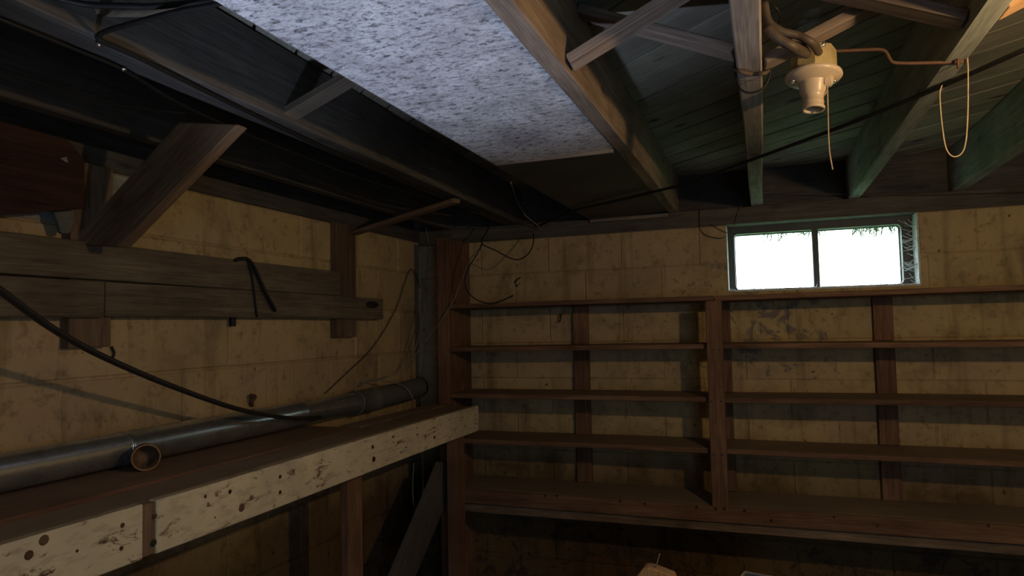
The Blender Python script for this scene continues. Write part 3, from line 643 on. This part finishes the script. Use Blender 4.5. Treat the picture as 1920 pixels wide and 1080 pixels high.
o = tube('pale_cable', [at(70, -12, Z=2.08), at(130, 10, Z=2.08), at(190, 22, Z=2.08), at(265, 23, Z=2.08), at(340, 13, Z=2.08), at(420, -8, Z=2.08)], 0.009, 'ledger', None, 8); tag(o, 'pale dusty cloth cable arching below the black one at top left', 'cable')
for x, y, lb_ in ((186, 82, 'shiny nail head at the bend of the black cable, top left'), (231, 128, 'shiny nail head on the left lower edge of the wide joist')):
    q = lathe('nail_head', [(0, 0), (0.006, 0), (0.007, -0.003), (0.004, -0.006), (0, -0.007)], 'bright_nail', Matrix.Translation(at(x, y, Z=2.024)), None, 12); tag(q, lb_, 'nail')
q = lathe('nail_head', [(0, 0), (0.005, 0), (0.005, -0.006), (0.003, -0.016), (0, -0.018)], 'bright_nail', Matrix.Translation(at(851, 440, Y=YS-0.001)) @ Matrix.Rotation(math.radians(70), 4, 'X'), None, 10); tag(q, 'shiny nail at the top of the shelving side board', 'nail')
# thin wires in the dark left bay
o = tube('thin_pale_wire', [at(-10, 130, Z=2.06), at(70, 152, Z=2.05), at(170, 184, Z=2.05), at(260, 203, Z=2.05), at(350, 212, Z=2.05)], 0.0019, 'cable_jacket', None, 5); tag(o, 'thin pale wire strung across the dark bay above the slanting brace', 'wire')
o = tube('thin_pale_wire', [at(440, 264, Z=2.045), at(520, 300, Z=2.04), at(620, 350, Z=2.035), at(720, 384, Z=2.03), at(850, 405, Z=2.02)], 0.0024, 'cable_jacket', None, 5); tag(o, 'thin wire running from slanting brace toward the far corner', 'wire')
o = tube('thin_pale_wire', [at(560, 328, X=-1.60), at(680, 362, X=-1.60), at(780, 388, X=-1.60)], 0.0024, 'cable_jacket', None, 5); tag(o, 'thin wire beside the underside of the wide joist near corner', 'wire')
# wires by the corner
yc = 3.27
o = tube('black_wire_loop', [at(918, 400, Y=3.45), at(915, 430, Y=3.4), at(903, 455, Y=yc), at(930, 470, Y=yc), at(957, 484, Y=yc), at(975, 486, Y=yc), at(992, 474, Y=yc), at(1000, 455, Y=3.35), at(1000, 438, Y=3.45)], 0.0032, 'black', None, 6); tag(o, 'black wire drooping in a half loop under the sill right of the side board', 'wire')
o = tube('black_wire_loop', [at(905, 457, Y=3.235), at(892, 480, Y=3.235), at(878, 503, Y=3.235), at(872, 522, Y=3.235), at(874, 541, Y=3.235), at(886, 557, Y=3.235), at(903, 566, Y=3.235), at(922, 569, Y=3.235), at(943, 563, Y=3.235), at(962, 554, Y=3.235)], lambda s: 0.0032+(0.001 if s > 0.95 else 0), 'black', None, 6); tag(o, 'black wire hanging in a hook shape over the top shelf end', 'wire')
o = tube('pale_wire', [at(958, 342, Z=2.02), at(968, 372, Y=3.3), at(984, 402, Y=3.4), at(1005, 420, Y=3.5), at(1014, 429, Y=3.55)], 0.0028, 'pale_wire', None, 6); tag(o, 'pale wire dropping from the joists to the sill right of corner', 'wire')
o = tube('pale_wire', [at(903, 458, Y=3.29), at(880, 490, Y=yc), at(866, 525, Y=yc), at(852, 560, Y=yc), at(838, 585, Y=yc), at(828, 600, Y=yc), at(806, 628, Y=3.3), at(783, 660, Y=3.3), at(768, 686, Y=3.2), at(742, 700, Y=3.1), at(700, 712, Y=3.0), at(678, 722, Y=2.9)], 0.0026, 'pale_wire', None, 6); tag(o, 'pale wire slanting across the side board down to the left wall', 'wire')
o = tube('pale_wire', [at(798, 425, Y=3.5), at(803, 460, Y=3.5), at(800, 530, Y=3.45), at(795, 590, Y=3.4), at(780, 650, Y=3.3), at(765, 690, Y=3.2)], 0.0022, 'pale_wire', None, 6); tag(o, 'pale wire hanging down in the dark corner left of the side board', 'wire')
o = tube('pale_wire', [at(788, 540, X=-1.89), at(770, 505, X=-1.89), at(742, 580, X=-1.89), at(700, 650, X=-1.89), at(650, 700, X=-1.89), at(610, 738, X=-1.89)], 0.0026, 'cable_jacket', None, 6); tag(o, 'brown wire running diagonally down the left wall near the corner', 'wire')
o = tube('pale_wire', [at(678, 724, X=-1.86), at(690, 712, X=-1.83), at(720, 714, X=-1.80), at(748, 720, X=-1.79), at(766, 732, X=-1.77), at(776, 752, X=-1.74)], 0.0028, 'pale_wire', None, 6); tag(o, 'pale wire end curling over the dusty duct elbow', 'wire')
o = tube('pale_wire', [at(776, 868, Y=3.0), at(774, 905, Y=3.0), at(775, 940, Y=3.0), at(781, 975, Y=3.0)], 0.0022, 'pale_wire', None, 6); tag(o, 'pale wire hanging in the dark under the far end of the workbench', 'wire')
o = tube('wall_fitting', [at(472, 760, X=-1.90), at(472, 752, X=-1.885), at(478, 744, X=-1.880), at(470, 742, X=-1.88)], 0.008, 'rust', None, 8); tag(o, 'small rusty bracket sticking from the left wall above the duct', 'bracket')
o = tube('wall_wire', [at(209, 650, X=-1.90), at(214, 662, X=-1.90), at(210, 672, X=-1.90)], 0.004, 'black', None, 6); tag(o, 'short dark wire end below the foot of the left stud', 'wire')

# cobwebs on the window reveal
cw = bmesh.new(); rnd = random.Random(3)
for k in range(90):
    z = WZ0+0.01+rnd.random()*0.30 if k < 40 else WZ0+0.012
    if k < 40: a = Vector((WX1-0.003, 3.61+rnd.random()*0.10, z)); b_ = Vector((WX1-0.02-rnd.random()*0.05, 3.69+0.02*rnd.random(), z+rnd.uniform(-0.05, 0.05)))
    else: a = Vector((WX0+rnd.random()*0.84, 3.62+rnd.random()*0.05, WZ0+0.009)); b_ = a+Vector((rnd.uniform(-0.06, 0.06), 0.04, rnd.uniform(0.0, 0.016)))
    b_.z = min(max(b_.z, WZ0+0.01), WZ1-0.01)
    md = (a+b_)/2+Vector((0, -0.006, -0.008*rnd.random())); md.z = max(md.z, WZ0+0.009)
    tube_bm([a, md, b_], 0.0013, 4, 3, cw)
tag(link('cobweb', bm_mesh('cobweb', cw), M['cobweb']), 'dusty white cobwebs on the right jamb and sill of the window', 'cobweb', None, 'stuff')
gr = bmesh.new()
for k in range(90):
    x = 0.02+rnd.random()*0.3 if k < 40 else 0.45+rnd.random()*0.18
    a = Vector((x, 3.80+rnd.random()*0.03, WZ1+0.005)); L = 0.05+rnd.random()*0.06
    tube_bm([a, a+Vector((rnd.uniform(-0.03, 0.03), 0.01, -L*0.6)), a+Vector((rnd.uniform(-0.07, 0.07), 0.012, -L))], lambda s: 0.0036*(1-s)+0.0006, 4, 3, gr)
tag(link('overhanging_grass', bm_mesh('overhanging_grass', gr), M['grass']), 'wisps of green grass hanging over the top of the window outside', 'grass', None, 'stuff')

# ================================================================== FOREGROUND
bo = prism('broken_board', [at(1170, 1110, Y=2.2), at(1206, 1066, Y=2.2), at(1214, 1064, Y=2.2), at(1226, 1067, Y=2.2), at(1262, 1081, Y=2.2), at(1275, 1110, Y=2.2), Vector((-0.22, 2.2, 0.0)), Vector((-0.43, 2.2, 0.0))], (0, 1, 0), 0.05, 'orange_wood', None, 0.003, (0, 0, 1))
tag(bo, 'broken orange-brown board end poking up at the bottom edge', 'board')
o = tube('bent_nail', [at(1229, 1072, Y=2.215), at(1232, 1055, Y=2.215), at(1237, 1038, Y=2.215)], 0.002, 'pale_wire', None, 6); tag(o, 'thin pale nail standing up from the broken board end', 'nail')
BN = empty('metal_bin', (0.10, 2.1, 0.0), 'open zinc bin whose pale rim shows at the bottom edge', 'bin')
p0, p1 = at(1396, 1073, Y=2.30), at(1512, 1081, Y=2.26)
ex = Vector((p1.x-p0.x, p1.y-p0.y, 0)).normalized(); ey = Vector((ex.y, -ex.x, 0))
zt = p0.z; cor = [p0, p0+ex*0.36, p0+ex*0.36+ey*0.24, p0+ey*0.24]
for i in range(4):
    a, b_ = cor[i], cor[(i+1) % 4]
    board('side', (a.x, a.y, zt/2), (b_.x, b_.y, zt/2), zt-0.004, 0.003, 'bin', BN, (0, 0, 1), 0, 0)
rb = bmesh.new()
tube_bm([(c.x, c.y, zt) for c in cor]+[(cor[0].x, cor[0].y, zt)], 0.004, 8, 1, rb)
link('rim', bm_mesh('rim', rb, True), M['mortar_white'], None, BN)
board('base', ((cor[0].x+cor[3].x)/2, (cor[0].y+cor[3].y)/2, 0.006), ((cor[1].x+cor[2].x)/2, (cor[1].y+cor[2].y)/2, 0.006), 0.004, 0.236, 'bin', BN, (0, 0, 1), 0, 0)
